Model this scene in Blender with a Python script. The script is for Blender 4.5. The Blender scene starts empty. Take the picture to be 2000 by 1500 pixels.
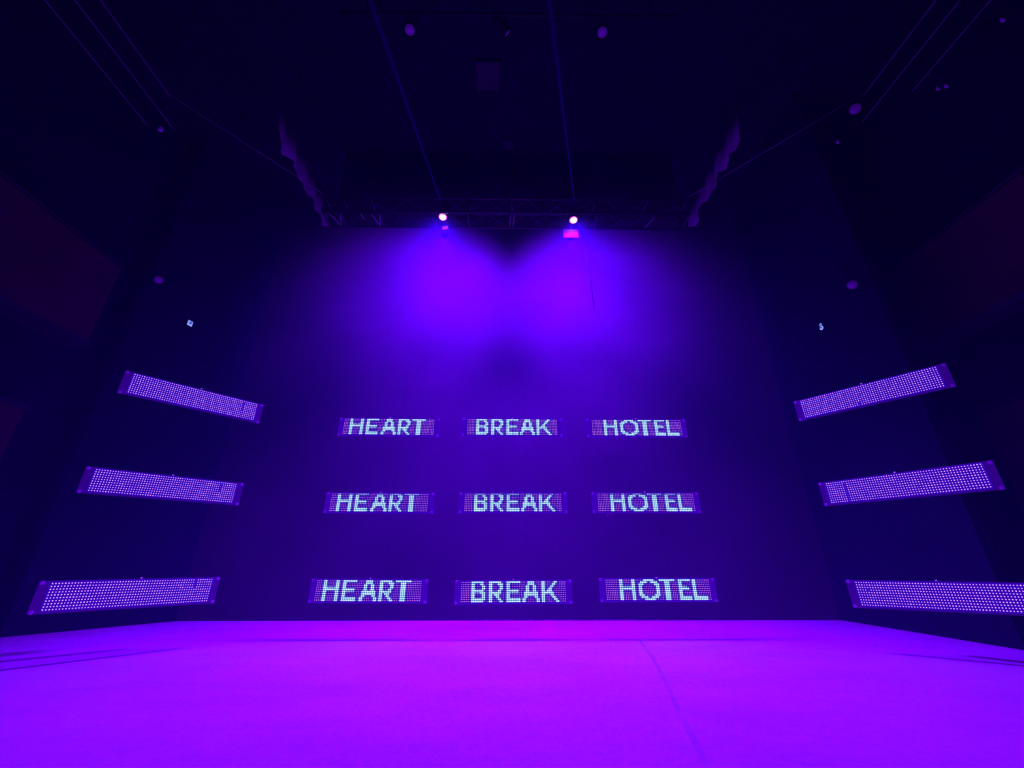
import bpy, bmesh, math, random
from mathutils import Vector, Matrix
random.seed(4)
sc = bpy.context.scene
C = sc.collection
PI = math.pi
R = math.radians

# ------------------------------------------------------------------ camera
cam_d = bpy.data.cameras.new('camera')
cam_d.sensor_fit = 'HORIZONTAL'
cam_d.sensor_width = 36.0
cam_d.lens = 14.75
cam_d.clip_start = 0.02
cam = bpy.data.objects.new('camera', cam_d)
C.objects.link(cam)
cam.location = (0.0, 0.0, 0.64)
cam.rotation_euler = (R(90 + 23.35), 0.0, R(-0.64))
sc.camera = cam

# ------------------------------------------------------------------ world: unlit room full of stage haze
HAZE = 0.0095
w = bpy.data.worlds.new('hazy_air')
sc.world = w
w.use_nodes = True
nt = w.node_tree
nt.nodes.clear()
wo = nt.nodes.new('ShaderNodeOutputWorld')
bg = nt.nodes.new('ShaderNodeBackground')
bg.inputs['Color'].default_value = (0, 0, 0, 1)
bg.inputs['Strength'].default_value = 0.0
vs = nt.nodes.new('ShaderNodeVolumeScatter')
vs.inputs['Color'].default_value = (0.26, 0.45, 1.0, 1)
vs.inputs['Density'].default_value = HAZE
vs.inputs['Anisotropy'].default_value = 0.15
nt.links.new(bg.outputs[0], wo.inputs['Surface'])
nt.links.new(vs.outputs[0], wo.inputs['Volume'])

# ------------------------------------------------------------------ lamp settings and exposure
WASH_COLOR = (0.15, 0.0, 1.0)
WASH_POWER = 3060.0
WASH_CONE = 102
WASH_BLEND = 0.85
BACK_COLOR = (0.13, 0.0, 1.0)
BACK_POWER = 1600.0
BACK_CONE = 128
BACK_BLEND = 0.6
BEAM_COLOR = (0.10, 0.0, 1.0)
BEAM_POWER = 60000.0
vw = sc.view_settings
sc.display_settings.display_device = 'sRGB'
vw.view_transform = 'Standard'
vw.look = 'None'
vw.exposure = 0.0
vw.gamma = 1.0
vw.use_curve_mapping = False
cy = sc.cycles
cy.max_bounces = 4
cy.diffuse_bounces = 3
cy.glossy_bounces = 2
cy.transmission_bounces = 2
cy.volume_bounces = 1
cy.sample_clamp_indirect = 4.0
cy.use_denoising = True
try:
    cy.denoiser = 'OPENIMAGEDENOISE'
except Exception:
    pass

# ------------------------------------------------------------------ helpers
def mat(name, col, rough=0.7, spec=0.3, metal=0.0, noise=0.25, scale=6.0, bump=0.0, emit=None, estr=1.0):
    m = bpy.data.materials.new(name)
    m.use_nodes = True
    t = m.node_tree
    b = t.nodes['Principled BSDF']
    tc = t.nodes.new('ShaderNodeTexCoord')
    nz = t.nodes.new('ShaderNodeTexNoise')
    nz.inputs['Scale'].default_value = scale
    nz.inputs['Detail'].default_value = 4.0
    t.links.new(tc.outputs['Object'], nz.inputs['Vector'])
    rp = t.nodes.new('ShaderNodeValToRGB')
    rp.color_ramp.elements[0].position = 0.3
    rp.color_ramp.elements[1].position = 0.7
    lo = [c * (1 - noise) for c in col]
    hi = [min(1, c * (1 + noise)) for c in col]
    rp.color_ramp.elements[0].color = (*lo, 1)
    rp.color_ramp.elements[1].color = (*hi, 1)
    t.links.new(nz.outputs['Fac'], rp.inputs['Fac'])
    t.links.new(rp.outputs['Color'], b.inputs['Base Color'])
    b.inputs['Roughness'].default_value = rough
    b.inputs['Metallic'].default_value = metal
    b.inputs['Specular IOR Level'].default_value = spec
    if bump:
        bp = t.nodes.new('ShaderNodeBump')
        bp.inputs['Strength'].default_value = bump
        bp.inputs['Distance'].default_value = 0.02
        t.links.new(nz.outputs['Fac'], bp.inputs['Height'])
        t.links.new(bp.outputs['Normal'], b.inputs['Normal'])
    if emit:
        b.inputs['Emission Color'].default_value = (*emit, 1)
        b.inputs['Emission Strength'].default_value = estr
        m.cycles.emission_sampling = 'NONE'
    return m

def glow(name, a, b2, strength=1.0, scale=30.0):
    """a light source or painted halo: emission that wanders between two colours from diode to diode"""
    m = bpy.data.materials.new(name)
    m.use_nodes = True
    t = m.node_tree
    t.nodes.clear()
    o = t.nodes.new('ShaderNodeOutputMaterial')
    e = t.nodes.new('ShaderNodeEmission')
    tc = t.nodes.new('ShaderNodeTexCoord')
    nz = t.nodes.new('ShaderNodeTexNoise')
    nz.inputs['Scale'].default_value = scale
    nz.inputs['Detail'].default_value = 1.0
    rp = t.nodes.new('ShaderNodeValToRGB')
    rp.color_ramp.elements[0].position = 0.35
    rp.color_ramp.elements[1].position = 0.65
    rp.color_ramp.elements[0].color = (*a, 1)
    rp.color_ramp.elements[1].color = (*b2, 1)
    e.inputs['Strength'].default_value = strength
    t.links.new(tc.outputs['Object'], nz.inputs['Vector'])
    t.links.new(nz.outputs['Fac'], rp.inputs['Fac'])
    t.links.new(rp.outputs['Color'], e.inputs['Color'])
    t.links.new(e.outputs[0], o.inputs['Surface'])
    m.cycles.emission_sampling = 'NONE'
    return m

def add_box(bm, c, s, mi=0, rot=None):
    c = Vector(c)
    vs_ = []
    for dx in (-.5, .5):
        for dy in (-.5, .5):
            for dz in (-.5, .5):
                v = Vector((dx * s[0], dy * s[1], dz * s[2]))
                if rot is not None:
                    v = rot @ v
                vs_.append(bm.verts.new(c + v))
    for f in ((0, 1, 3, 2), (4, 6, 7, 5), (0, 4, 5, 1), (2, 3, 7, 6), (0, 2, 6, 4), (1, 5, 7, 3)):
        fc = bm.faces.new([vs_[i] for i in f])
        fc.material_index = mi

def basis(d):
    d = Vector(d).normalized()
    a = Vector((0, 0, 1)) if abs(d.z) < 0.9 else Vector((1, 0, 0))
    u = d.cross(a).normalized()
    return u, d.cross(u).normalized(), d

def add_tube(bm, pts, r, n=8, mi=0, caps=True):
    pts = [Vector(p) for p in pts]
    rings = []
    for i, p in enumerate(pts):
        d = (pts[min(i + 1, len(pts) - 1)] - pts[max(i - 1, 0)])
        u, v, _ = basis(d)
        rings.append([bm.verts.new(p + (u * math.cos(2 * PI * k / n) + v * math.sin(2 * PI * k / n)) * r) for k in range(n)])
    for a, b in zip(rings, rings[1:]):
        for k in range(n):
            f = bm.faces.new((a[k], a[(k + 1) % n], b[(k + 1) % n], b[k]))
            f.material_index = mi
            f.smooth = True
    if caps:
        bm.faces.new(rings[0][::-1]).material_index = mi
        bm.faces.new(rings[-1]).material_index = mi

def add_lathe(bm, prof, o=(0, 0, 0), ax=(0, 0, 1), n=20, mi=0, cap0=True, cap1=True):
    """prof: (radius, height along ax)"""
    o = Vector(o)
    u, v, d = basis(ax)
    rings = [[bm.verts.new(o + d * h + (u * math.cos(2 * PI * k / n) + v * math.sin(2 * PI * k / n)) * max(r, 1e-4)) for k in range(n)] for r, h in prof]
    for a, b in zip(rings, rings[1:]):
        for k in range(n):
            f = bm.faces.new((a[k], a[(k + 1) % n], b[(k + 1) % n], b[k]))
            f.material_index = mi
    if cap0:
        bm.faces.new(rings[0][::-1]).material_index = mi
    if cap1:
        bm.faces.new(rings[-1]).material_index = mi

def mesh(bm, name, mats, bevel=0.0):
    bmesh.ops.recalc_face_normals(bm, faces=bm.faces[:])
    if bevel:
        bmesh.ops.bevel(bm, geom=bm.edges[:], offset=bevel, segments=2, affect='EDGES', clamp_overlap=True)
    me = bpy.data.meshes.new(name)
    bm.to_mesh(me)
    bm.free()
    for m in (mats if isinstance(mats, (list, tuple)) else [mats]):
        me.materials.append(m)
    return me

def obj(name, me, parent=None, loc=(0, 0, 0), rot=(0, 0, 0)):
    o = bpy.data.objects.new(name, me)
    C.objects.link(o)
    o.parent = parent
    o.location = loc
    o.rotation_euler = rot
    return o

def thing(name, label, cat, loc=(0, 0, 0), rot=(0, 0, 0), group=None):
    o = bpy.data.objects.new(name, None)
    o.empty_display_size = 0.1
    C.objects.link(o)
    o.location = loc
    o.rotation_euler = rot
    return tag(o, label, cat, group)

def tag(o, label, cat, group=None):
    o['label'] = label
    o['category'] = cat
    if group:
        o['group'] = group
    return o

def struct(name, me, label=None):
    o = obj(name, me)
    o['kind'] = 'structure'
    if label:
        o['label'] = label
    return o

def quad_prism(pts, z0, z1, m, name):
    bm = bmesh.new()
    a = [bm.verts.new((x, y, z0)) for x, y in pts]
    b = [bm.verts.new((x, y, z1)) for x, y in pts]
    n = len(pts)
    bm.faces.new(a[::-1])
    bm.faces.new(b)
    for k in range(n):
        bm.faces.new((a[k], a[(k + 1) % n], b[(k + 1) % n], b[k]))
    return mesh(bm, name, m)

def box_mesh(c, s, m, name, bevel=0.0):
    bm = bmesh.new()
    add_box(bm, c, s)
    return mesh(bm, name, m, bevel)

# ------------------------------------------------------------------ materials
M = {}
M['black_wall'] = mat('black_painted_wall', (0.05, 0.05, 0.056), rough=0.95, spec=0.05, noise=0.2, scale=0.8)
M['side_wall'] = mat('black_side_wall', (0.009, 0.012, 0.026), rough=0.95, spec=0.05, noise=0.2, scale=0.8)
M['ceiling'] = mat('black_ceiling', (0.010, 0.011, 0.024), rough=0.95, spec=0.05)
M['gallery'] = mat('dark_red_gallery_front', (0.085, 0.013, 0.030), rough=0.8, spec=0.1, scale=1.2)
M['gallery_rail'] = mat('dark_grey_steel', (0.035, 0.03, 0.04), rough=0.6, spec=0.2)
M['black_metal'] = mat('black_powder_coat', (0.02, 0.02, 0.02), rough=0.6, spec=0.25, scale=20)
M['truss'] = mat('dark_truss_aluminium', (0.03, 0.03, 0.03), rough=0.45, spec=0.4, scale=14)
M['brace_bright'] = mat('brace_highlight_paint', (0.7, 0.7, 0.7), rough=0.35, metal=0.6, scale=20)
M['pipe'] = mat('galvanised_pipe', (0.22, 0.22, 0.22), rough=0.5, spec=0.4, scale=10)
M['cable'] = mat('black_cable', (0.008, 0.008, 0.008), rough=0.8, spec=0.1)
M['steel_cable'] = mat('bright_steel_cable', (0.30, 0.30, 0.30), rough=0.5, spec=0.4, scale=10)
M['chrome'] = mat('bright_clamp_steel', (0.9, 0.9, 0.9), rough=0.4, spec=0.5, scale=20, noise=0.1)
M['glow_blade'] = mat('magenta_glow_blade', (0.30, 0.02, 0.14), rough=0.5, spec=0.3, scale=20, noise=0.1)
M['lens_glass'] = mat('frosted_lens_glass', (0.55, 0.45, 0.5), rough=0.3, spec=0.5, scale=20, noise=0.1)
M['drape'] = mat('dark_border_cloth', (0.05, 0.04, 0.045), rough=0.95, spec=0.05, scale=5)
M['border'] = mat('dusty_border_cloth', (0.26, 0.18, 0.24), rough=0.95, spec=0.05, scale=5)
M['hatch'] = mat('grey_hatch_panel', (0.05, 0.04, 0.05), rough=0.8, scale=5)
M['seam'] = mat('floor_seam_strip', (0.42, 0.40, 0.44), rough=0.6, spec=0.2, scale=8)
M['hem'] = mat('painted_hem_glint', (0.12, 0.12, 0.12), rough=0.8, spec=0.2, scale=14, noise=0.6)
M['lamp_lens'] = glow('burning_lamp_lens', (1.0, 0.85, 1.0), (1.0, 0.95, 1.0), 14.0, 10)
M['lamp_ring'] = glow('magenta_lit_lens_ring', (1.0, 0.05, 0.9), (1.0, 0.12, 0.9), 1.2, 20)
M['letter_core'] = glow('cyan_white_diode', (0.60, 0.95, 1.0), (0.80, 1.0, 1.0), 1.0, 25)
M['letter_rim'] = glow('cyan_diode_halo', (0.12, 0.46, 0.72), (0.26, 0.62, 0.80), 1.0, 12)  # rim colours paint a halo around each diode core
M['dim_core'] = glow('dim_cyan_diode', (0.50, 0.60, 1.0), (0.55, 0.75, 1.0), 1.0, 25)
M['dim_rim'] = glow('dim_cyan_diode_halo', (0.08, 0.15, 0.55), (0.12, 0.22, 0.6), 1.0, 12)
M['pink_core'] = glow('pink_violet_diode', (0.78, 0.20, 0.85), (0.95, 0.36, 0.72), 1.0, 9)
M['pink_rim'] = glow('pink_violet_diode_halo', (0.16, 0.02, 0.62), (0.24, 0.03, 0.60), 1.0, 9)
M['near_core'] = glow('letter_halo_diode', (0.34, 0.20, 0.95), (0.50, 0.34, 1.0), 1.0, 9)
M['near_rim'] = glow('blue_violet_diode_halo', (0.04, 0.02, 0.42), (0.06, 0.04, 0.46), 1.0, 9)
M['violet_core'] = glow('pale_violet_diode', (0.80, 0.38, 1.0), (1.0, 0.56, 1.0), 1.1, 30)
M['violet_rim'] = glow('pale_violet_diode_halo', (0.14, 0.04, 0.72), (0.20, 0.06, 0.72), 1.0, 30)
M['faint_core'] = glow('failing_violet_diode', (0.10, 0.02, 0.75), (0.14, 0.03, 0.8), 1.0, 30)
M['board_word'] = mat('led_board_painted_glow_word', (0.02, 0.02, 0.03), rough=0.5, emit=(0.024, 0.0, 0.30), estr=1.0)  # board emission paints the diodes' glow between the dots
M['board_blank'] = mat('led_board_painted_glow_blank', (0.02, 0.02, 0.03), rough=0.5, emit=(0.024, 0.0, 0.40), estr=1.0)
M['plate_word'] = mat('acrylic_painted_glow_word', (0.03, 0.02, 0.04), rough=0.25, spec=0.5, emit=(0.038, 0.0, 0.34), estr=1.0)  # plate emission stands in for diode light spread through the acrylic
M['plate_blank'] = mat('acrylic_painted_glow_blank', (0.03, 0.02, 0.04), rough=0.25, spec=0.5, emit=(0.022, 0.0, 0.17), estr=1.0)
M['bolt'] = mat('standoff_painted_glow', (0.3, 0.3, 0.3), rough=0.3, spec=0.5, emit=(0.035, 0.0, 0.20), estr=1.0)  # emission stands in for diode light on bolts and prongs
M['clip'] = mat('clip_painted_glint', (0.7, 0.7, 0.7), rough=0.3, spec=0.5, emit=(0.22, 0.05, 0.7), estr=1.0)  # emission paints the bright glint on the clip
M['exit_face'] = glow('pale_blue_sign_face', (0.14, 0.20, 0.85), (0.30, 0.38, 1.0), 1.0, 8)
M['exit_mark'] = glow('blue_sign_pictogram', (0.0, 0.02, 0.22), (0.0, 0.04, 0.3), 1.0, 8)

# floor: pale vinyl with worn patches and faint scuffs
def floor_material():
    m = bpy.data.materials.new('pale_stage_vinyl')
    m.use_nodes = True
    t = m.node_tree
    b = t.nodes['Principled BSDF']
    tc = t.nodes.new('ShaderNodeTexCoord')
    mp = t.nodes.new('ShaderNodeMapping')
    mp.inputs['Scale'].default_value = (0.5, 1.0, 1.0)
    n1 = t.nodes.new('ShaderNodeTexNoise')
    n1.inputs['Scale'].default_value = 1.6
    n1.inputs['Detail'].default_value = 6.0
    n1.inputs['Roughness'].default_value = 0.62
    n2 = t.nodes.new('ShaderNodeTexNoise')
    n2.inputs['Scale'].default_value = 28.0
    n2.inputs['Detail'].default_value = 3.0
    r1 = t.nodes.new('ShaderNodeValToRGB')
    r1.color_ramp.elements[0].position = 0.30
    r1.color_ramp.elements[0].color = (0.48, 0.48, 0.48, 1)
    r1.color_ramp.elements[1].position = 0.62
    r1.color_ramp.elements[1].color = (0.60, 0.60, 0.60, 1)
    r2 = t.nodes.new('ShaderNodeValToRGB')
    r2.color_ramp.elements[0].position = 0.35
    r2.color_ramp.elements[0].color = (0.90, 0.90, 0.90, 1)
    r2.color_ramp.elements[1].position = 0.6
    r2.color_ramp.elements[1].color = (1, 1, 1, 1)
    mx = t.nodes.new('ShaderNodeMix')
    mx.data_type = 'RGBA'
    mx.blend_type = 'MULTIPLY'
    mx.inputs[0].default_value = 1.0
    t.links.new(tc.outputs['Object'], mp.inputs['Vector'])
    t.links.new(mp.outputs['Vector'], n1.inputs['Vector'])
    t.links.new(tc.outputs['Object'], n2.inputs['Vector'])
    t.links.new(n1.outputs['Fac'], r1.inputs['Fac'])
    t.links.new(n2.outputs['Fac'], r2.inputs['Fac'])
    t.links.new(r1.outputs['Color'], mx.inputs[6])
    t.links.new(r2.outputs['Color'], mx.inputs[7])
    t.links.new(mx.outputs[2], b.inputs['Base Color'])
    b.inputs['Roughness'].default_value = 0.75
    b.inputs['Specular IOR Level'].default_value = 0.1
    return m
M['floor'] = floor_material()
M['hall_floor'] = mat('dark_hall_carpet', (0.02, 0.02, 0.022), rough=0.95, spec=0.05)

# ------------------------------------------------------------------ the room
CEIL = 7.0
FL = 0.01
struct('floor', box_mesh((0, 3.45, FL - 0.06), (10.32, 4.94, 0.12), M['floor'], 'stage_floor'), 'pale stage floor washed in magenta light')
struct('floor_hall', box_mesh((0, -5.0, -1.05), (10.32, 12.0, 0.12), M['hall_floor'], 'hall_floor'))
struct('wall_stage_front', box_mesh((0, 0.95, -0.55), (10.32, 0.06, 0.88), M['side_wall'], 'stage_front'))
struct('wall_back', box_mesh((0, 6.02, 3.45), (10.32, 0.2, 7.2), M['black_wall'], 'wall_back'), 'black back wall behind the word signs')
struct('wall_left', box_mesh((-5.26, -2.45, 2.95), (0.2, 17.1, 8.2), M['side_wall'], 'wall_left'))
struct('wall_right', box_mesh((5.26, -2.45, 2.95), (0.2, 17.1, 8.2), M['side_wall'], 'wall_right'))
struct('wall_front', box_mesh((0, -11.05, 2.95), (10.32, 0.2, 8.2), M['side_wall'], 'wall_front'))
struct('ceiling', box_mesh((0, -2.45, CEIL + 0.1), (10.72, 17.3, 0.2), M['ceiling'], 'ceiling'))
# black masking flats closing the stage at both sides
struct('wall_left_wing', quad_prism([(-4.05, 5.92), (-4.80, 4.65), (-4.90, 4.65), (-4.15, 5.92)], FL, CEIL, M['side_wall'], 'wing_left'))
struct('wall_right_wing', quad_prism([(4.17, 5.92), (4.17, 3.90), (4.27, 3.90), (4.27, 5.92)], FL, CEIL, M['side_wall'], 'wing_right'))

# ------------------------------------------------------------------ side galleries (dark red fronts)
def gallery(sx, label, zt):
    g = thing('side_gallery', label, 'gallery', (sx * 5.16, 1.45, 2.98), group='side galleries')
    bm = bmesh.new()
    add_box(bm, (-sx * 0.13, -1.0, 0.03), (0.26, 7.9, 0.06))
    obj('floor_slab', mesh(bm, 'gallery_slab', M['gallery_rail'], 0.004), g)
    n = 5
    for k in range(n):                                     # panels of the front, butted with a small joint
        y0 = 2.93 - (k + 1) * 1.55
        bm = bmesh.new()
        add_box(bm, (-sx * 0.22, y0 + 0.775, 0.06 + zt / 2), (0.05, 1.535, zt))
        obj('front_panel', mesh(bm, 'gallery_panel', M['gallery'], 0.006), g)
    bm = bmesh.new()
    add_tube(bm, [(-sx * 0.22, 2.94, zt + 0.10), (-sx * 0.22, -4.9, zt + 0.11)], 0.022, 10)
    obj('hand_rail', mesh(bm, 'gallery_rail', M['gallery_rail']), g)
    for k in range(6):
        bm = bmesh.new()
        add_tube(bm, [(-sx * 0.22, 2.85 - k * 1.5, zt + 0.05), (-sx * 0.22, 2.85 - k * 1.5, zt + 0.10)], 0.012, 8)
        obj('rail_post', mesh(bm, 'gallery_post', M['gallery_rail']), g)
    return g
gallery(-1, 'dark red gallery front high on the left side wall', 1.06)
gallery(1, 'dark red gallery front high on the right side wall', 1.06)

def wall_board(sx, label):
    t = thing('wall_panelling', label, 'wall panel', (sx * 5.16, 2.5, 1.09), group='low red wall panels')
    for k in range(2):
        bm = bmesh.new()
        add_box(bm, (-sx * 0.03, 1.1 - k * 1.3, 0.53), (0.06, 1.28, 1.06))
        obj('board', mesh(bm, 'wall_board', M['gallery'], 0.006), t)
    bm = bmesh.new()
    add_box(bm, (-sx * 0.04, 0.45, 1.09), (0.08, 2.62, 0.06))
    obj('cap_rail', mesh(bm, 'wall_board_cap', M['gallery_rail'], 0.004), t)
wall_board(-1, 'low dark red panelling on the left wall under the gallery')
wall_board(1, 'low dark red panelling on the right wall under the gallery')

# ------------------------------------------------------------------ LED signs
COLS, ROWS = 60, 10
PX, PZ = 0.983 / 59, 0.1637 / 9
GL = {
 'H': ["##.....##"] * 3 + ["##+++++##", "#########"] + ["##.....##"] * 5,
 'E': ["########", "##......", "##......", "##......", "#######.", "##+++++.", "##......", "##......", "########", "########"],
 'e': ["#######", "##.....", "##.....", "##+++..", "######.", "##.....", "##.....", "##.....", "#######", "#######"],
 'A': ["...####...", "...####...", "..##..##..", "..##..##..", "..##..##..", ".########.", ".########.", ".##....##.", "##......##", "##......##"],
 'R': ["#######.", "##...###", "##....##", "##....##", "##...##.", "#######.", "##.###..", "##..##..", "##...##.", "##....##"],
 'T': ["#########"] + ["...###..."] * 9,
 'B': ["#######.", "##...##.", "##....##", "##....##", "#######.", "##+++###", "##....##", "##....##", "########", "#######."],
 'K': ["##.....##.", "##....##..", "##...##...", "##..##....", "##.###....", "#######...", "##...##...", "##....##..", "##.....##.", "##......##"],
 'O': ["...######...", ".####..####.", "###......###", "##........##", "##........##", "##........##", "##........##", "###......###", ".####..####.", "...######..."],
 'L': ["##......"] * 8 + ["########"] * 2,
}
WORDS = {'HEART': [('H', 4), ('E', 15), ('A', 25), ('R', 36), ('T', 45)],
         'BREAK': [('B', 6), ('R', 16), ('E', 26), ('A', 35), ('K', 46)],
         'HOTEL': [('H', 8), ('O', 19), ('T', 31), ('e', 42), ('L', 50)]}

def dot_pos(c, r):
    return Vector((-0.983 / 2 + c * PX, -0.011, 0.1637 / 2 - r * PZ))

def add_dot(bm, p, rc, rr, n=8, m0=0, m1=1):
    """one diode: bright domed core in a wider rim painted as its halo"""
    ring0 = [bm.verts.new(p + Vector((math.cos(2 * PI * k / n) * rr, 0.004, math.sin(2 * PI * k / n) * rr))) for k in range(n)]
    ring1 = [bm.verts.new(p + Vector((math.cos(2 * PI * k / n) * rc, 0.0, math.sin(2 * PI * k / n) * rc))) for k in range(n)]
    top = bm.verts.new(p + Vector((0, -0.002, 0)))
    for k in range(n):
        f = bm.faces.new((ring0[k], ring0[(k + 1) % n], ring1[(k + 1) % n], ring1[k])); f.material_index = m1
        f = bm.faces.new((ring1[k], ring1[(k + 1) % n], top)); f.material_index = m0

_cache = {}
def word_meshes(word, scan):
    """per-letter meshes and the mesh of the remaining pink diodes; scan: the top line of the letters is caught dim"""
    key = (word, scan)
    if key in _cache:
        return _cache[key]
    lit = {}
    letters = []
    for ch, c0 in WORDS[word]:
        bm = bmesh.new()
        for r, line in enumerate(GL[ch]):
            for k, s in enumerate(line):
                if s == '.' or (c0 + k, r) in lit:
                    continue
                lit[(c0 + k, r)] = 1
                dim = s == '+' or (scan and r == 0)
                if dim:
                    add_dot(bm, dot_pos(c0 + k, r), 0.0048, 0.0072, m0=2, m1=3)
                else:
                    add_dot(bm, dot_pos(c0 + k, r), 0.0066, 0.0092)
        letters.append((ch.upper(), mesh(bm, 'letter_' + ch.lower(), [M['letter_core'], M['letter_rim'], M['dim_core'], M['dim_rim']])))
    bm = bmesh.new()
    for c in range(COLS):
        for r in range(ROWS):
            if (c, r) not in lit:
                near = any((c + a, r + b) in lit for a in (-1, 0, 1) for b in (-1, 0, 1))  # diodes beside a letter are tinted blue as its halo
                add_dot(bm, dot_pos(c, r), 0.0034 if near else 0.0036, 0.0052 if near else 0.0056, 7, 2 if near else 0, 3 if near else 1)
    rest = mesh(bm, 'pink_diodes', [M['pink_core'], M['pink_rim'], M['near_core'], M['near_rim']])
    _cache[key] = (letters, rest)
    return _cache[key]

def blank_mesh(dead):
    if dead in _cache:
        return _cache[dead]
    bm = bmesh.new()
    for c in range(COLS):
        for r in range(ROWS):
            bad = c == dead[0] and dead[1] <= r <= dead[2]
            if bad:
                add_dot(bm, dot_pos(c, r), 0.0030, 0.0044, 8, 2, 2)
            else:
                j = random.uniform(-0.0004, 0.0004)
                add_dot(bm, dot_pos(c, r), 0.0036 + j, 0.0054 + j)
    _cache[dead] = mesh(bm, 'violet_diodes', [M['violet_core'], M['violet_rim'], M['faint_core']])
    return _cache[dead]

PW, PT, PB = 0.558, 0.101, 0.108         # half width, top and bottom of the acrylic plate around the diode field
def plate_mesh(m):
    bm = bmesh.new()
    add_box(bm, (0, 0.004, (PT - PB) / 2), (2 * PW, 0.008, PT + PB))
    return mesh(bm, 'acrylic_plate', m, 0.002)
def board_mesh(m):
    bm = bmesh.new()
    add_box(bm, (0, -0.0035, 0), (0.983 + 0.026, 0.007, 0.1637 + 0.026))
    return mesh(bm, 'led_board', m, 0.001)
def bolt_mesh():
    bm = bmesh.new()
    add_lathe(bm, [(0.013, 0.0), (0.013, 0.010), (0.009, 0.014)], (0, 0.004, 0), (0, -1, 0), 10)
    return mesh(bm, 'corner_bolt', M['bolt'])
ME_PLATE_W, ME_PLATE_B = plate_mesh(M['plate_word']), plate_mesh(M['plate_blank'])
ME_BOARD_W, ME_BOARD_B = board_mesh(M['board_word']), board_mesh(M['board_blank'])
ME_BOLT = bolt_mesh()
bm = bmesh.new()
add_box(bm, (0, 0.0, 0.0), (0.011, 0.016, 0.008))
ME_CLIP = mesh(bm, 'hanging_clip', M['clip'], 0.001)

def led_sign(pos, yaw, roll, label, group, word=None, scan=False, dead=None, above=None):
    t = thing('led_sign', label, 'led sign', pos, (0, R(-roll), R(yaw)), group)
    obj('acrylic_plate', ME_PLATE_W if word else ME_PLATE_B, t)
    obj('led_board', ME_BOARD_W if word else ME_BOARD_B, t)
    if word:
        letters, rest = word_meshes(word, scan)
        for ch, me in letters:
            o = obj('letter', me, t)
            o['label'] = 'letter %s in cyan white diodes' % ch
        d = obj('pink_diodes', rest, t)
        d['kind'] = 'stuff'
        d['label'] = 'pink violet diodes around the letters'
    else:
        d = obj('violet_diodes', blank_mesh(dead), t)
        d['kind'] = 'stuff'
        d['label'] = 'grid of pale violet diodes'
    for x in (-PW + 0.016, PW - 0.016):
        for z in (PT - 0.014, -PB + 0.014):
            obj('corner_bolt', ME_BOLT, t, (x, 0, z))
    obj('hanging_clip', ME_CLIP, t, (0.0, 0.0, PT + 0.004))
    # two thin black cables up to the sign above, the truss or the ceiling
    rm = Matrix.Translation(pos) @ Matrix.Rotation(R(yaw), 4, 'Z') @ Matrix.Rotation(R(-roll), 4, 'Y')
    inv = rm.inverted()
    off = 0.14 if word else 0.45
    for s in (-1, 1):
        a = Vector((s * off, 0.006, PT))
        if above is None:
            wp = rm @ a
            b = inv @ (Vector((wp.x, 4.36, 5.069)) if word else Vector((wp.x, wp.y, CEIL)))
        else:
            b = inv @ (above @ Vector((s * off, 0.006, -PB)))
        bm = bmesh.new()
        add_tube(bm, [a, b], 0.0008, 6)
        obj('hanging_cable', mesh(bm, 'hanging_cable', M['cable']), t)
    return t, rm

CENTRE = [
 [('HEART', (-1.310, 4.465, 2.044), 0.39, 0.34), ('HEART', (-1.312, 4.457, 1.231), 0.17, 0.21), ('HEART', (-1.311, 4.451, 0.418), -0.13, 0.33)],
 [('BREAK', (0.053, 4.457, 2.043), 0.21, 0.07), ('BREAK', (0.060, 4.453, 1.233), 0.05, -0.06), ('BREAK', (0.063, 4.442, 0.409), 0.03, -0.24)],
 [('HOTEL', (1.434, 4.457, 2.040), 0.24, 0.04), ('HOTEL', (1.431, 4.445, 1.235), -0.11, -0.03), ('HOTEL', (1.442, 4.440, 0.426), -0.23, -0.05)],
]
ROWN = ['top', 'middle', 'bottom']
for col in CENTRE:
    above = None
    for i, (wd, p, yw, rl) in enumerate(col):
        t, above = led_sign(p, yw, -rl, 'LED sign reading %s in the %s row of word signs' % (wd, ROWN[i]), 'word signs in three rows', wd, i == 1, None, above)
        if wd == 'HOTEL' and i == 1:
            bm = bmesh.new()
            add_tube(bm, [(-0.40, -0.004, -PB + 0.002), (-0.415, -0.006, -PB - 0.035)], 0.004, 6)
            add_tube(bm, [(-0.38, -0.004, -PB + 0.002), (-0.362, -0.006, -PB - 0.025)], 0.004, 6)
            obj('loose_prong', mesh(bm, 'loose_prong', M['bolt']), t)
SIDES = {
 'left': [((-2.916, 3.721, 2.078), 49.14, 0.18), ((-2.950, 3.752, 1.265), 43.90, 0.15), ((-2.874, 3.669, 0.442), 51.90, 0.23)],
 'right': [((3.202, 3.452, 2.043), -52.06, 0.15), ((3.182, 3.417, 1.235), -54.27, 0.16), ((3.256, 3.477, 0.428), -40.0, 0.0)],
}
TILT = {'left': ['sloping down to the right', 'gently sloping down to the right', 'almost level just above the floor'],
        'right': ['rising to the right', 'gently rising to the right', 'cut by the frame']}
DEAD = {'left': [(52, 1, 5), (52, 1, 4), (52, 0, 3)], 'right': [(26, 8, 9), (8, 1, 9), (4, 3, 3)]}
for side in ('left', 'right'):
    above = None
    for i, (p, yw, rl) in enumerate(SIDES[side]):
        t, above = led_sign(p, yw, rl, '%s violet LED sign without words in the %s stack, %s' % (ROWN[i], side, TILT[side][i]),
                            'violet side signs without words', None, False, DEAD[side][i], above)

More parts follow.
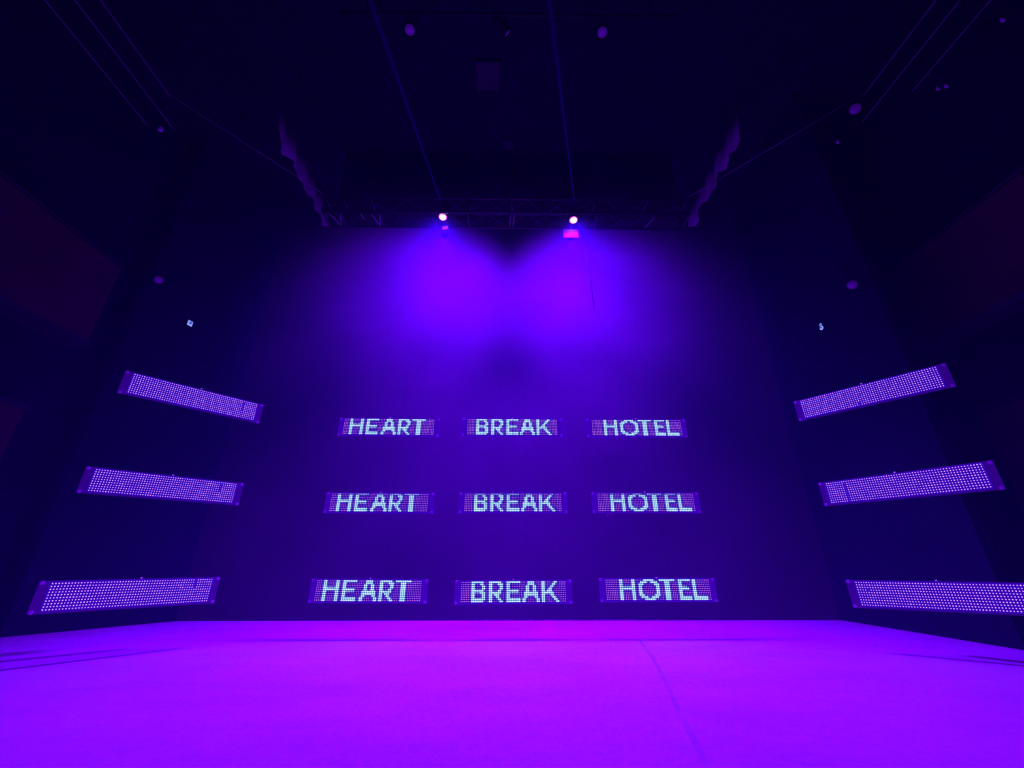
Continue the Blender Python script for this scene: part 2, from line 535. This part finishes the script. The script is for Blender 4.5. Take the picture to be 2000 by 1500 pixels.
# ------------------------------------------------------------------ box truss across the stage
TX0, TX1, TY0, TY1, TZ0, TZ1 = -2.55, 2.50, 4.36, 4.64, 5.087, 5.34
tr = thing('lighting_truss', 'dark box truss across the stage carrying the two lit lamps', 'truss', (0, 4.5, TZ0))
def rel(p):
    return (p[0], p[1] - 4.5, p[2] - TZ0)
for (y, z) in ((TY0, TZ0), (TY1, TZ0), (TY0, TZ1), (TY1, TZ1)):
    bm = bmesh.new()
    add_tube(bm, [rel((TX0, y, z)), rel((TX1, y, z))], 0.018, 10)
    obj('chord', mesh(bm, 'chord', M['truss']), tr)
joints = [TX0, -2.31, -0.556, 1.227, TX1]
def brace_mesh(a, b, m, r=0.009):
    bm = bmesh.new()
    add_tube(bm, [a, b], r, 6)
    return mesh(bm, 'brace', m)
NB = 18
step = (TX1 - TX0) / NB
faces = {'bottom': lambda k: ((0, TY0 - 4.5, 0), (step, TY1 - 4.5, 0)), 'top': lambda k: ((0, TY0 - 4.5, TZ1 - TZ0), (step, TY1 - 4.5, TZ1 - TZ0)),
         'front': lambda k: ((0, TY0 - 4.5, 0), (step, TY0 - 4.5, TZ1 - TZ0)), 'back': lambda k: ((0, TY1 - 4.5, 0), (step, TY1 - 4.5, TZ1 - TZ0))}
for fname, fn in faces.items():
    a, b = fn(0)
    up = brace_mesh(a, b, M['truss'])
    dn = brace_mesh((a[0], b[1], b[2]), (b[0], a[1], a[2]), M['truss'])
    for k in range(NB):
        obj('brace', up if k % 2 == 0 else dn, tr, (TX0 + k * step, 0, 0))
for x in joints:
    bm = bmesh.new()
    for (a, b) in (((TY0, TZ0), (TY1, TZ0)), ((TY1, TZ0), (TY1, TZ1)), ((TY1, TZ1), (TY0, TZ1)), ((TY0, TZ1), (TY0, TZ0))):
        add_tube(bm, [rel((x, *a)), rel((x, *b))], 0.017, 8)
    obj('end_frame', mesh(bm, 'end_frame', M['truss']), tr)
# bright rods painted in as highlights on the lower bracing
for (x0, y0, x1, y1, r) in ((-2.454, 4.368, -2.372, 4.597, 0.006), (-2.307, 4.384, -2.360, 4.581, 0.004), (-2.020, 4.384, -2.012, 4.483, 0.005), (-1.881, 4.368, -1.820, 4.597, 0.006), (-1.767, 4.384, -1.812, 4.581, 0.005), (0.025, 4.384, 0.016, 4.597, 0.004), (0.082, 4.368, 0.065, 4.597, 0.005), (2.029, 4.384, 1.947, 4.597, 0.005)):
    bm = bmesh.new()
    add_tube(bm, [rel((x0, y0, TZ0 - 0.028)), rel((x1, y1, TZ0 - 0.028))], r, 6)
    obj('brace_highlight', mesh(bm, 'brace_highlight', M['brace_bright']), tr)
for x in (-1.92, 0.05, 1.96):                                  # hoist chains to the ceiling
    bm = bmesh.new()
    add_tube(bm, [(x, 0, TZ1 - TZ0), (x, 0, CEIL - TZ0)], 0.006, 6)
    obj('hoist_chain', mesh(bm, 'hoist_chain', M['cable']), tr)
    bm = bmesh.new()
    add_tube(bm, [(x, -0.16, TZ1 - TZ0 + 0.005), (x, 0.16, TZ1 - TZ0 + 0.005)], 0.018, 8)
    obj('hoist_bar', mesh(bm, 'hoist_bar', M['truss']), tr)

# ------------------------------------------------------------------ the two lit wash lamps
def wash_lamp(x, y, z, aim, label, right):
    d = Vector((0, -0.25, -1)).normalized()
    da = Vector(aim).normalized()
    t = thing('wash_lamp', label, 'stage lamp', (x, y, z), group='lit lamps on the truss')
    t.scale = (0.84, 0.84, 0.84)
    bm = bmesh.new()
    add_lathe(bm, [(0.050, -0.26), (0.074, -0.25), (0.078, -0.12), (0.078, -0.01), (0.070, 0.0)], (0, 0, 0), d, 20, cap1=False)
    for k in range(3):
        add_lathe(bm, [(0.084, -0.22 + 0.04 * k), (0.084, -0.21 + 0.04 * k)], (0, 0, 0), d, 20)
    obj('housing', mesh(bm, 'housing', M['black_metal']), t)
    bm = bmesh.new()
    add_lathe(bm, [(0.070, -0.012), (0.062, 0.004), (0.050, 0.006)], (0, 0, 0), d, 20, cap0=False, cap1=False)
    obj('lens_ring', mesh(bm, 'lens_ring', M['lamp_ring']), t)
    bm = bmesh.new()
    add_lathe(bm, [(0.050, 0.004), (0.038, 0.012), (0.018, 0.017)], (0, 0, 0), d, 18, cap0=False)
    ln = obj('lens', mesh(bm, 'lens', M['lamp_lens']), t)
    ln['label'] = 'white hot glowing lens'
    u = Vector((1, 0, 0))
    bm = bmesh.new()
    pv = -d * 0.13
    for s in (-1, 1):
        add_tube(bm, [pv + u * s * 0.082, pv + u * s * 0.105, pv + u * s * 0.105 + Vector((0, 0, 0.19)), Vector((0, pv.y, pv.z + 0.20))], 0.009, 8)
    obj('yoke', mesh(bm, 'yoke', M['black_metal']), t)
    bm = bmesh.new()
    add_box(bm, (0, (TY0 - y) / 2 + pv.y / 2, pv.z + 0.205), (0.045, abs(TY0 - y - pv.y) + 0.06, 0.03))
    add_lathe(bm, [(0.032, -0.02), (0.032, 0.02)], (0, pv.y, pv.z + 0.205), (0, 0, 1), 12)
    obj('clamp', mesh(bm, 'clamp', M['black_metal']), t)
    # added magenta blade standing in for the haze glow under the lamp
    bm = bmesh.new()
    if right:
        add_box(bm, (-0.03, 0.15, -0.14), (0.25, 0.004, 0.15), rot=Matrix.Rotation(R(12), 3, 'X'))
        add_tube(bm, [(-0.03, 0.145, -0.07), (-0.03, 0.05, 0.02)], 0.005, 6)
    else:
        add_box(bm, (0.03, 0.13, -0.10), (0.10, 0.004, 0.06), rot=Matrix.Rotation(R(-14), 3, 'Y') @ Matrix.Rotation(R(12), 3, 'X'))
        add_tube(bm, [(0.03, 0.135, -0.08), (0.03, 0.05, 0.02)], 0.005, 6)
    obj('added_blade', mesh(bm, 'added_blade', M['glow_blade']), t)
    bm = bmesh.new()
    pts = [(0.06, -0.02, 0.14), (0.13, 0.10, 0.02), (0.16, 0.17, -0.10), (0.20, 0.20, -0.35), (0.24, 0.21, -0.9), (0.26, 0.21, -1.6)] if right else \
          [(-0.05, -0.02, 0.14), (-0.13, 0.08, 0.02), (-0.17, 0.17, -0.06), (-0.30, 0.17, -0.02), (-0.55, 0.17, 0.03)]
    add_tube(bm, pts, 0.006, 6)
    obj('power_cable', mesh(bm, 'power_cable', M['cable']), t)
    # its own light
    L = bpy.data.lights.new('wash_light', 'SPOT')
    L.energy = WASH_POWER
    L.color = WASH_COLOR
    L.spot_size = R(WASH_CONE)
    L.spot_blend = WASH_BLEND
    L.shadow_soft_size = 0.14
    lo = bpy.data.objects.new('wash_light', L)
    C.objects.link(lo)
    lo.parent = t
    lo.location = d * 0.05
    lo.rotation_mode = 'QUATERNION'
    lo.rotation_quaternion = da.to_track_quat('-Z', 'Y')
    # small second head clamped under the rear chord, washing the back wall
    bdir = Vector((0.22 if right else -0.22, math.sin(R(82)), -math.cos(R(82)))).normalized()
    hp = Vector((0.0, 0.30, -0.12))
    bm = bmesh.new()
    add_lathe(bm, [(0.030, -0.10), (0.048, -0.09), (0.052, 0.0)], hp, bdir, 16, cap1=False)
    add_tube(bm, [hp - bdir * 0.05, hp - bdir * 0.05 + Vector((0, 0, 0.16))], 0.008, 6)
    bh = obj('back_head', mesh(bm, 'back_head', M['black_metal']), t)
    bm = bmesh.new()
    add_lathe(bm, [(0.046, -0.004), (0.030, 0.004)], hp, bdir, 16)
    obj('back_lens', mesh(bm, 'back_lens', M['lamp_lens']), bh)
    L3 = bpy.data.lights.new('back_wall_light', 'SPOT')
    L3.energy = BACK_POWER
    L3.color = BACK_COLOR
    L3.spot_size = R(BACK_CONE)
    L3.spot_blend = BACK_BLEND
    L3.shadow_soft_size = 0.04
    lo3 = bpy.data.objects.new('back_wall_light', L3)
    C.objects.link(lo3)
    lo3.parent = t
    lo3.location = hp + bdir * 0.05
    lo3.rotation_mode = 'QUATERNION'
    lo3.rotation_quaternion = bdir.to_track_quat('-Z', 'Y')
    # added narrow spot drawing a thin streak up over the hall
    bd = Vector((-0.337, -1.297, 0.489)).normalized()
    L2 = bpy.data.lights.new('added_streak_spot', 'SPOT')
    L2.energy = BEAM_POWER
    L2.color = BEAM_COLOR
    L2.spot_size = R(1.6)
    L2.spot_blend = 0.6
    L2.shadow_soft_size = 0.01
    lo2 = bpy.data.objects.new('added_streak_spot', L2)
    C.objects.link(lo2)
    lo2.parent = t
    lo2.location = (0, -0.20, 0.10)
    lo2.rotation_mode = 'QUATERNION'
    lo2.rotation_quaternion = bd.to_track_quat('-Z', 'Y')
    return t
wash_lamp(-0.912, 4.44, 5.075, (0.0, 0.02, -1.0), 'lit stage lamp on the left half of the truss', False)
wash_lamp(0.904, 4.44, 5.040, (0.0, 0.02, -1.0), 'lit stage lamp on the right half of the truss', True)

# ------------------------------------------------------------------ cloth borders at both ends of the truss
def border(sx, label):
    t = thing('border_drape', label, 'drape', (sx * 2.77, 3.35, 5.78), group='cloth borders above the stage')
    n = 64
    bm = bmesh.new()
    lo_, hi_ = [], []
    for k in range(n + 1):
        s = k / n
        y = s * 1.50
        wob = 0.015 * math.sin(y * 21) + 0.006 * math.sin(y * 47 + 1)
        dep = 0.47 + 0.10 * abs(math.sin(y * 6.2)) + 0.03 * math.sin(y * 15 + sx)
        hi_.append((sx * 0.02 + wob, y, 0.0))
        lo_.append((-sx * 0.06 + wob * 1.6, y, -dep))
    th = 0.012
    A = [bm.verts.new(p) for p in hi_]
    B = [bm.verts.new(p) for p in lo_]
    A2 = [bm.verts.new((p[0] + th, p[1], p[2])) for p in hi_]
    B2 = [bm.verts.new((p[0] + th, p[1], p[2])) for p in lo_]
    for k in range(n):
        for q in ((A[k], A[k + 1], B[k + 1], B[k]), (A2[k], B2[k], B2[k + 1], A2[k + 1]), (B[k], B[k + 1], B2[k + 1], B2[k]), (A[k], A2[k], A2[k + 1], A[k + 1])):
            f = bm.faces.new(q)
            f.smooth = True
    for k in (0, n):
        bm.faces.new((A[k], B[k], B2[k], A2[k]))
    obj('cloth', mesh(bm, 'border_cloth', M['border']), t)
    bm = bmesh.new()
    add_tube(bm, [(sx * 0.02, -0.1, 0.0), (sx * 0.02, 1.60, 0.0)], 0.02, 8)
    obj('border_pipe', mesh(bm, 'border_pipe', M['black_metal']), t)
    for y in (0.2, 1.4):
        bm = bmesh.new()
        add_tube(bm, [(sx * 0.02, y, 0), (sx * 0.02, y, CEIL - 5.78)], 0.004, 6)
        obj('dead_hang_wire', mesh(bm, 'dead_hang_wire', M['cable']), t)
border(-1, 'ragged edged dark cloth border above the left truss end')
border(1, 'ragged edged dark cloth border above the right truss end')

# ------------------------------------------------------------------ added cloth that cuts off the wall glow behind the truss
t = thing('added_masking_border', 'added black cloth border cutting off the wall glow behind the truss', 'drape', (0, 4.91, CEIL))
bm = bmesh.new()
n = 120
ra, rb, ra2, rb2 = [], [], [], []
for k in range(n + 1):
    x = -2.68 + 5.36 * k / n
    y = 0.02 * math.sin(x * 9.0) + 0.008 * math.sin(x * 23.0)
    zb = 5.35 - CEIL + 0.012 * math.sin(x * 3.1) + 0.006 * math.sin(x * 9.0)
    ra.append(bm.verts.new((x, y * 0.4, -0.04)))
    rb.append(bm.verts.new((x, y, zb)))
    ra2.append(bm.verts.new((x, y * 0.4 + 0.012, -0.04)))
    rb2.append(bm.verts.new((x, y + 0.012, zb)))
for k in range(n):
    for q in ((ra[k], ra[k + 1], rb[k + 1], rb[k]), (ra2[k], rb2[k], rb2[k + 1], ra2[k + 1]), (rb[k], rb[k + 1], rb2[k + 1], rb2[k]), (ra[k], ra2[k], ra2[k + 1], ra[k + 1])):
        bm.faces.new(q).smooth = True
for k in (0, n):
    bm.faces.new((ra[k], rb[k], rb2[k], ra2[k]))
obj('cloth', mesh(bm, 'masking_cloth', M['drape']), t)
bm = bmesh.new()
add_tube(bm, [(-2.72, 0.006, -0.022), (2.72, 0.006, -0.022)], 0.02, 8)
obj('border_pipe', mesh(bm, 'masking_pipe', M['black_metal']), t)

# ------------------------------------------------------------------ overhead pipes running out over the hall
def pipe(x, z, y1, label, r, group, hang=(3.0, 0.0)):
    t = thing('ceiling_pipe', label, 'pipe', (x, 0, z), group=group)
    bm = bmesh.new()
    add_tube(bm, [(0, -4.0, 0), (0, y1, 0)], r, 8)
    obj('tube', mesh(bm, 'pipe_tube', M['pipe']), t)
    for y in hang:
        bm = bmesh.new()
        add_tube(bm, [(0, y, r), (0, y, CEIL - z)], 0.003, 6)
        obj('hanger_rod', mesh(bm, 'hanger_rod', M['cable']), t)
for x, y1, l in ((-3.90, 3.17, 'thin overhead pipe at left, nearest the stage centre'), (-4.145, 3.55, 'thin overhead pipe at left, between two others'),
                 (-4.43, 3.51, 'thin overhead pipe at left, nearest the left wall')):
    pipe(x, 5.59, y1, l, 0.008, 'thin pipes overhead at left')
for x, y1, l in ((4.07, 3.06, 'thin overhead pipe at right, nearest the stage centre'), (4.30, 3.37, 'thin overhead pipe at right, between two others'),
                 (4.59, 3.01, 'thin overhead pipe at right, nearest the right wall')):
    pipe(x, 5.59, y1, l, 0.008, 'thin pipes overhead at right')
def stay(a, b, label):
    bm = bmesh.new()
    add_tube(bm, [a, b], 0.005, 8)
    o = obj('stay_cable', mesh(bm, 'stay_cable', M['steel_cable']))
    tag(o, label, 'cable', 'diagonal stay cables')
stay((-3.90, 3.13, 5.59), (-2.57, 4.37, 5.40), 'slanting steel cable from the left pipes to the truss end')
stay((4.07, 3.02, 5.59), (2.52, 4.37, 5.40), 'slanting steel cable from the right pipes to the truss end')

def clamp(p, label, s=1.0, ax=(0, 0, -1)):
    t = thing('pipe_clamp', label, 'clamp', p, group='bright pipe clamps overhead')
    bm = bmesh.new()
    add_lathe(bm, [(0.017 * s, -0.02), (0.020 * s, 0.0), (0.017 * s, 0.025 * s)], (0, 0, 0), ax, 10)
    obj('jaw', mesh(bm, 'clamp_jaw', M['chrome']), t)
    bm = bmesh.new()
    add_tube(bm, [(0, 0, 0.01), (0, 0, CEIL - p[2])], 0.004, 6)
    obj('rod', mesh(bm, 'clamp_rod', M['cable']), t)
clamp((-4.30, 3.56, 5.59), 'bright clamp at the end of the left overhead pipes', 1.3)
clamp((4.19, 3.64, 5.59), 'small bright clamp below the right cable end', 0.9)
clamp((4.61, 2.83, 5.34), 'bright clamp of the close pair beside the right pipes, left one', 0.7)
clamp((4.65, 2.79, 5.32), 'bright clamp of the close pair beside the right pipes, right one', 0.8)
clamp((4.65, 2.22, 5.36), 'bright clamp in the upper right corner', 0.8)

# ------------------------------------------------------------------ unlit par lamps under the ceiling
def par_can(p, aim, r, label, group='unlit small lamps overhead', mount=None):
    d = Vector(aim).normalized()
    t = thing('par_can', label, 'stage lamp', p, group=group)
    bm = bmesh.new()
    add_lathe(bm, [(r * 0.6, -0.22), (r * 0.95, -0.18), (r * 1.12, -0.02), (r * 1.12, 0.03)], (0, 0, 0), d, 18, cap1=False)
    obj('can', mesh(bm, 'par_housing', M['black_metal']), t)
    bm = bmesh.new()
    add_lathe(bm, [(r, 0.0), (r * 0.7, 0.010), (r * 0.3, 0.016)], (0, 0, 0), d, 18)
    obj('lens', mesh(bm, 'par_lens', M['lens_glass']), t)
    bm = bmesh.new()
    pv = -d * 0.10
    for s in (-1, 1):
        add_tube(bm, [pv + Vector((s * r * 1.15, 0, 0)), pv + Vector((s * r * 1.25, 0, 0.2)), pv + Vector((0, 0, 0.22))], 0.006, 6)
    add_tube(bm, [pv + Vector((0, 0, 0.21)), pv + Vector((0, 0, 0.30))], 0.010, 6)
    if mount:
        add_tube(bm, [pv + Vector((0, 0, 0.29)), Vector(mount) - Vector(p)], 0.010, 6)
    obj('yoke', mesh(bm, 'par_yoke', M['black_metal']), t)
    return pv
par_can((-1.14, 2.82, 6.27), (0.1, -0.25, -1), 0.056, 'unlit round lamp on the ceiling bar, leftmost of three')
par_can((-0.03, 2.83, 6.27), (0.75, 0.35, -0.75), 0.050, 'unlit round lamp on the ceiling bar, middle of three and turned aside')
par_can((1.07, 2.82, 6.27), (-0.1, -0.25, -1), 0.056, 'unlit round lamp on the ceiling bar, rightmost of three')
t = thing('lamp_bar', 'dark bar under the ceiling carrying three unlit round lamps', 'pipe', (0, 2.835, 6.63))
bm = bmesh.new()
add_tube(bm, [(-2.0, 0, 0), (2.0, 0, 0)], 0.024, 10)
obj('tube', mesh(bm, 'bar_tube', M['black_metal']), t)
for x in (-1.7, 1.7):
    bm = bmesh.new()
    add_tube(bm, [(x, 0, 0.02), (x, 0, CEIL - 6.63)], 0.006, 6)
    obj('hanger_rod', mesh(bm, 'bar_rod', M['cable']), t)
par_can((4.00, 3.15, 5.48), (-0.5, -0.5, -0.8), 0.058, 'unlit lamp hung at the inner end of the right overhead pipes')
par_can((-4.42, 4.40, 3.95), (0.7, -0.6, -0.5), 0.050, 'unlit lamp on the left wing above the lit sign', mount=(-4.75, 4.72, 4.24))
par_can((4.00, 3.98, 3.63), (-0.7, -0.6, -0.5), 0.054, 'unlit lamp on the right wing above the lit sign', mount=(4.175, 4.04, 3.98))

# ------------------------------------------------------------------ hatches in the ceiling
def hatch(x, y, sx, sy, label):
    t = thing('ceiling_hatch', label, 'hatch', (x, y, CEIL), group='ceiling hatches')
    bm = bmesh.new()
    add_box(bm, (0, 0, -0.015), (sx, sy, 0.03))
    obj('door', mesh(bm, 'hatch_door', M['hatch'], 0.004), t)
    bm = bmesh.new()
    for s in (-1, 1):
        add_box(bm, (s * (sx / 2 + 0.015), 0, -0.02), (0.03, sy + 0.06, 0.04))
        add_box(bm, (0, s * (sy / 2 + 0.015), -0.02), (sx, 0.03, 0.04))
    obj('frame', mesh(bm, 'hatch_frame', M['ceiling']), t)
hatch(-0.30, 3.73, 0.32, 0.39, 'square ceiling hatch in front of the truss, larger of two')
hatch(0.01, 4.78, 0.15, 0.17, 'small square ceiling hatch right above the truss')

# ------------------------------------------------------------------ small lit signs on the wings
def lit_sign(p, rz, w_, h_, label, left):
    t = thing('lit_wall_sign', label, 'sign', p, (0, 0, rz), 'small lit signs on the wings')
    bm = bmesh.new()
    add_box(bm, (0, 0.025, 0), (w_ + 0.02, 0.05, h_ + 0.02))
    obj('case', mesh(bm, 'sign_case', M['black_metal'], 0.004), t)
    bm = bmesh.new()
    if left:
        add_box(bm, (0, -0.003, 0), (w_, 0.006, h_))
    else:                                                  # two rounded lit fields
        for (zc, rr, z_) in ((-h_ * 0.22, w_ * 0.48, 0.30), (h_ * 0.30, w_ * 0.36, 0.18)):
            n = 14
            a = [bm.verts.new((math.cos(2 * PI * k / n) * rr, -0.006, zc + math.sin(2 * PI * k / n) * h_ * z_)) for k in range(n)]
            b = [bm.verts.new((v.co.x, 0.0, v.co.z)) for v in a]
            bm.faces.new(a)
            bm.faces.new(b[::-1])
            for k in range(n):
                bm.faces.new((a[k], b[k], b[(k + 1) % n], a[(k + 1) % n]))
    obj('face', mesh(bm, 'sign_face', M['exit_face']), t)
    bm = bmesh.new()
    if left:
        add_tube(bm, [(0.22 * w_, -0.008, 0.24 * h_), (0.05 * w_, -0.008, 0.30 * h_), (-0.02 * w_, -0.008, 0.05 * h_), (-0.16 * w_, -0.008, -0.18 * h_)], w_ * 0.11, 6)
        add_tube(bm, [(0.0, -0.008, 0.0), (0.16 * w_, -0.008, -0.10 * h_)], w_ * 0.08, 6)
    else:
        add_lathe(bm, [(w_ * 0.17, 0.0), (w_ * 0.17, 0.004)], (0, -0.006, -h_ * 0.17), (0, -1, 0), 10)
        add_box(bm, (-0.02 * w_, -0.008, h_ * 0.20), (w_ * 0.22, 0.004, h_ * 0.16))
    obj('pictogram', mesh(bm, 'sign_pictogram', M['exit_mark']), t)
lit_sign((-4.455, 5.11, 3.75), R(74), 0.068, 0.076, 'small pale blue lit sign on the left wing', True)
lit_sign((4.12, 4.72, 3.52), -PI / 2, 0.060, 0.092, 'small blue lit sign with two round fields on the right wing', False)

# ------------------------------------------------------------------ marks lying on the stage floor
bm = bmesh.new()
pts = [(1.22, 4.44), (1.10, 3.73), (0.96, 3.05), (0.845, 2.56), (0.70, 1.89), (0.53, 1.1)]
for a, b in zip(pts, pts[1:]):
    add_box(bm, ((a[0] + b[0]) / 2, (a[1] + b[1]) / 2, FL + 0.0015), (0.022, math.hypot(b[0] - a[0], b[1] - a[1]), 0.003), rot=Matrix.Rotation(math.atan2(b[1] - a[1], b[0] - a[0]) - PI / 2, 3, 'Z'))
tag(obj('floor_seam', mesh(bm, 'floor_seam', M['seam'])), 'faint dark seam running down the right half of the stage floor', 'seam')
bm = bmesh.new()
add_box(bm, (0.85, 5.91, FL + 0.007), (2.7, 0.02, 0.014))  # its paleness paints light caught along the wall foot
o = struct('trim_1', mesh(bm, 'hem_strip', M['hem'], 0.004), 'pale strip painting the light caught at the foot of the back wall')
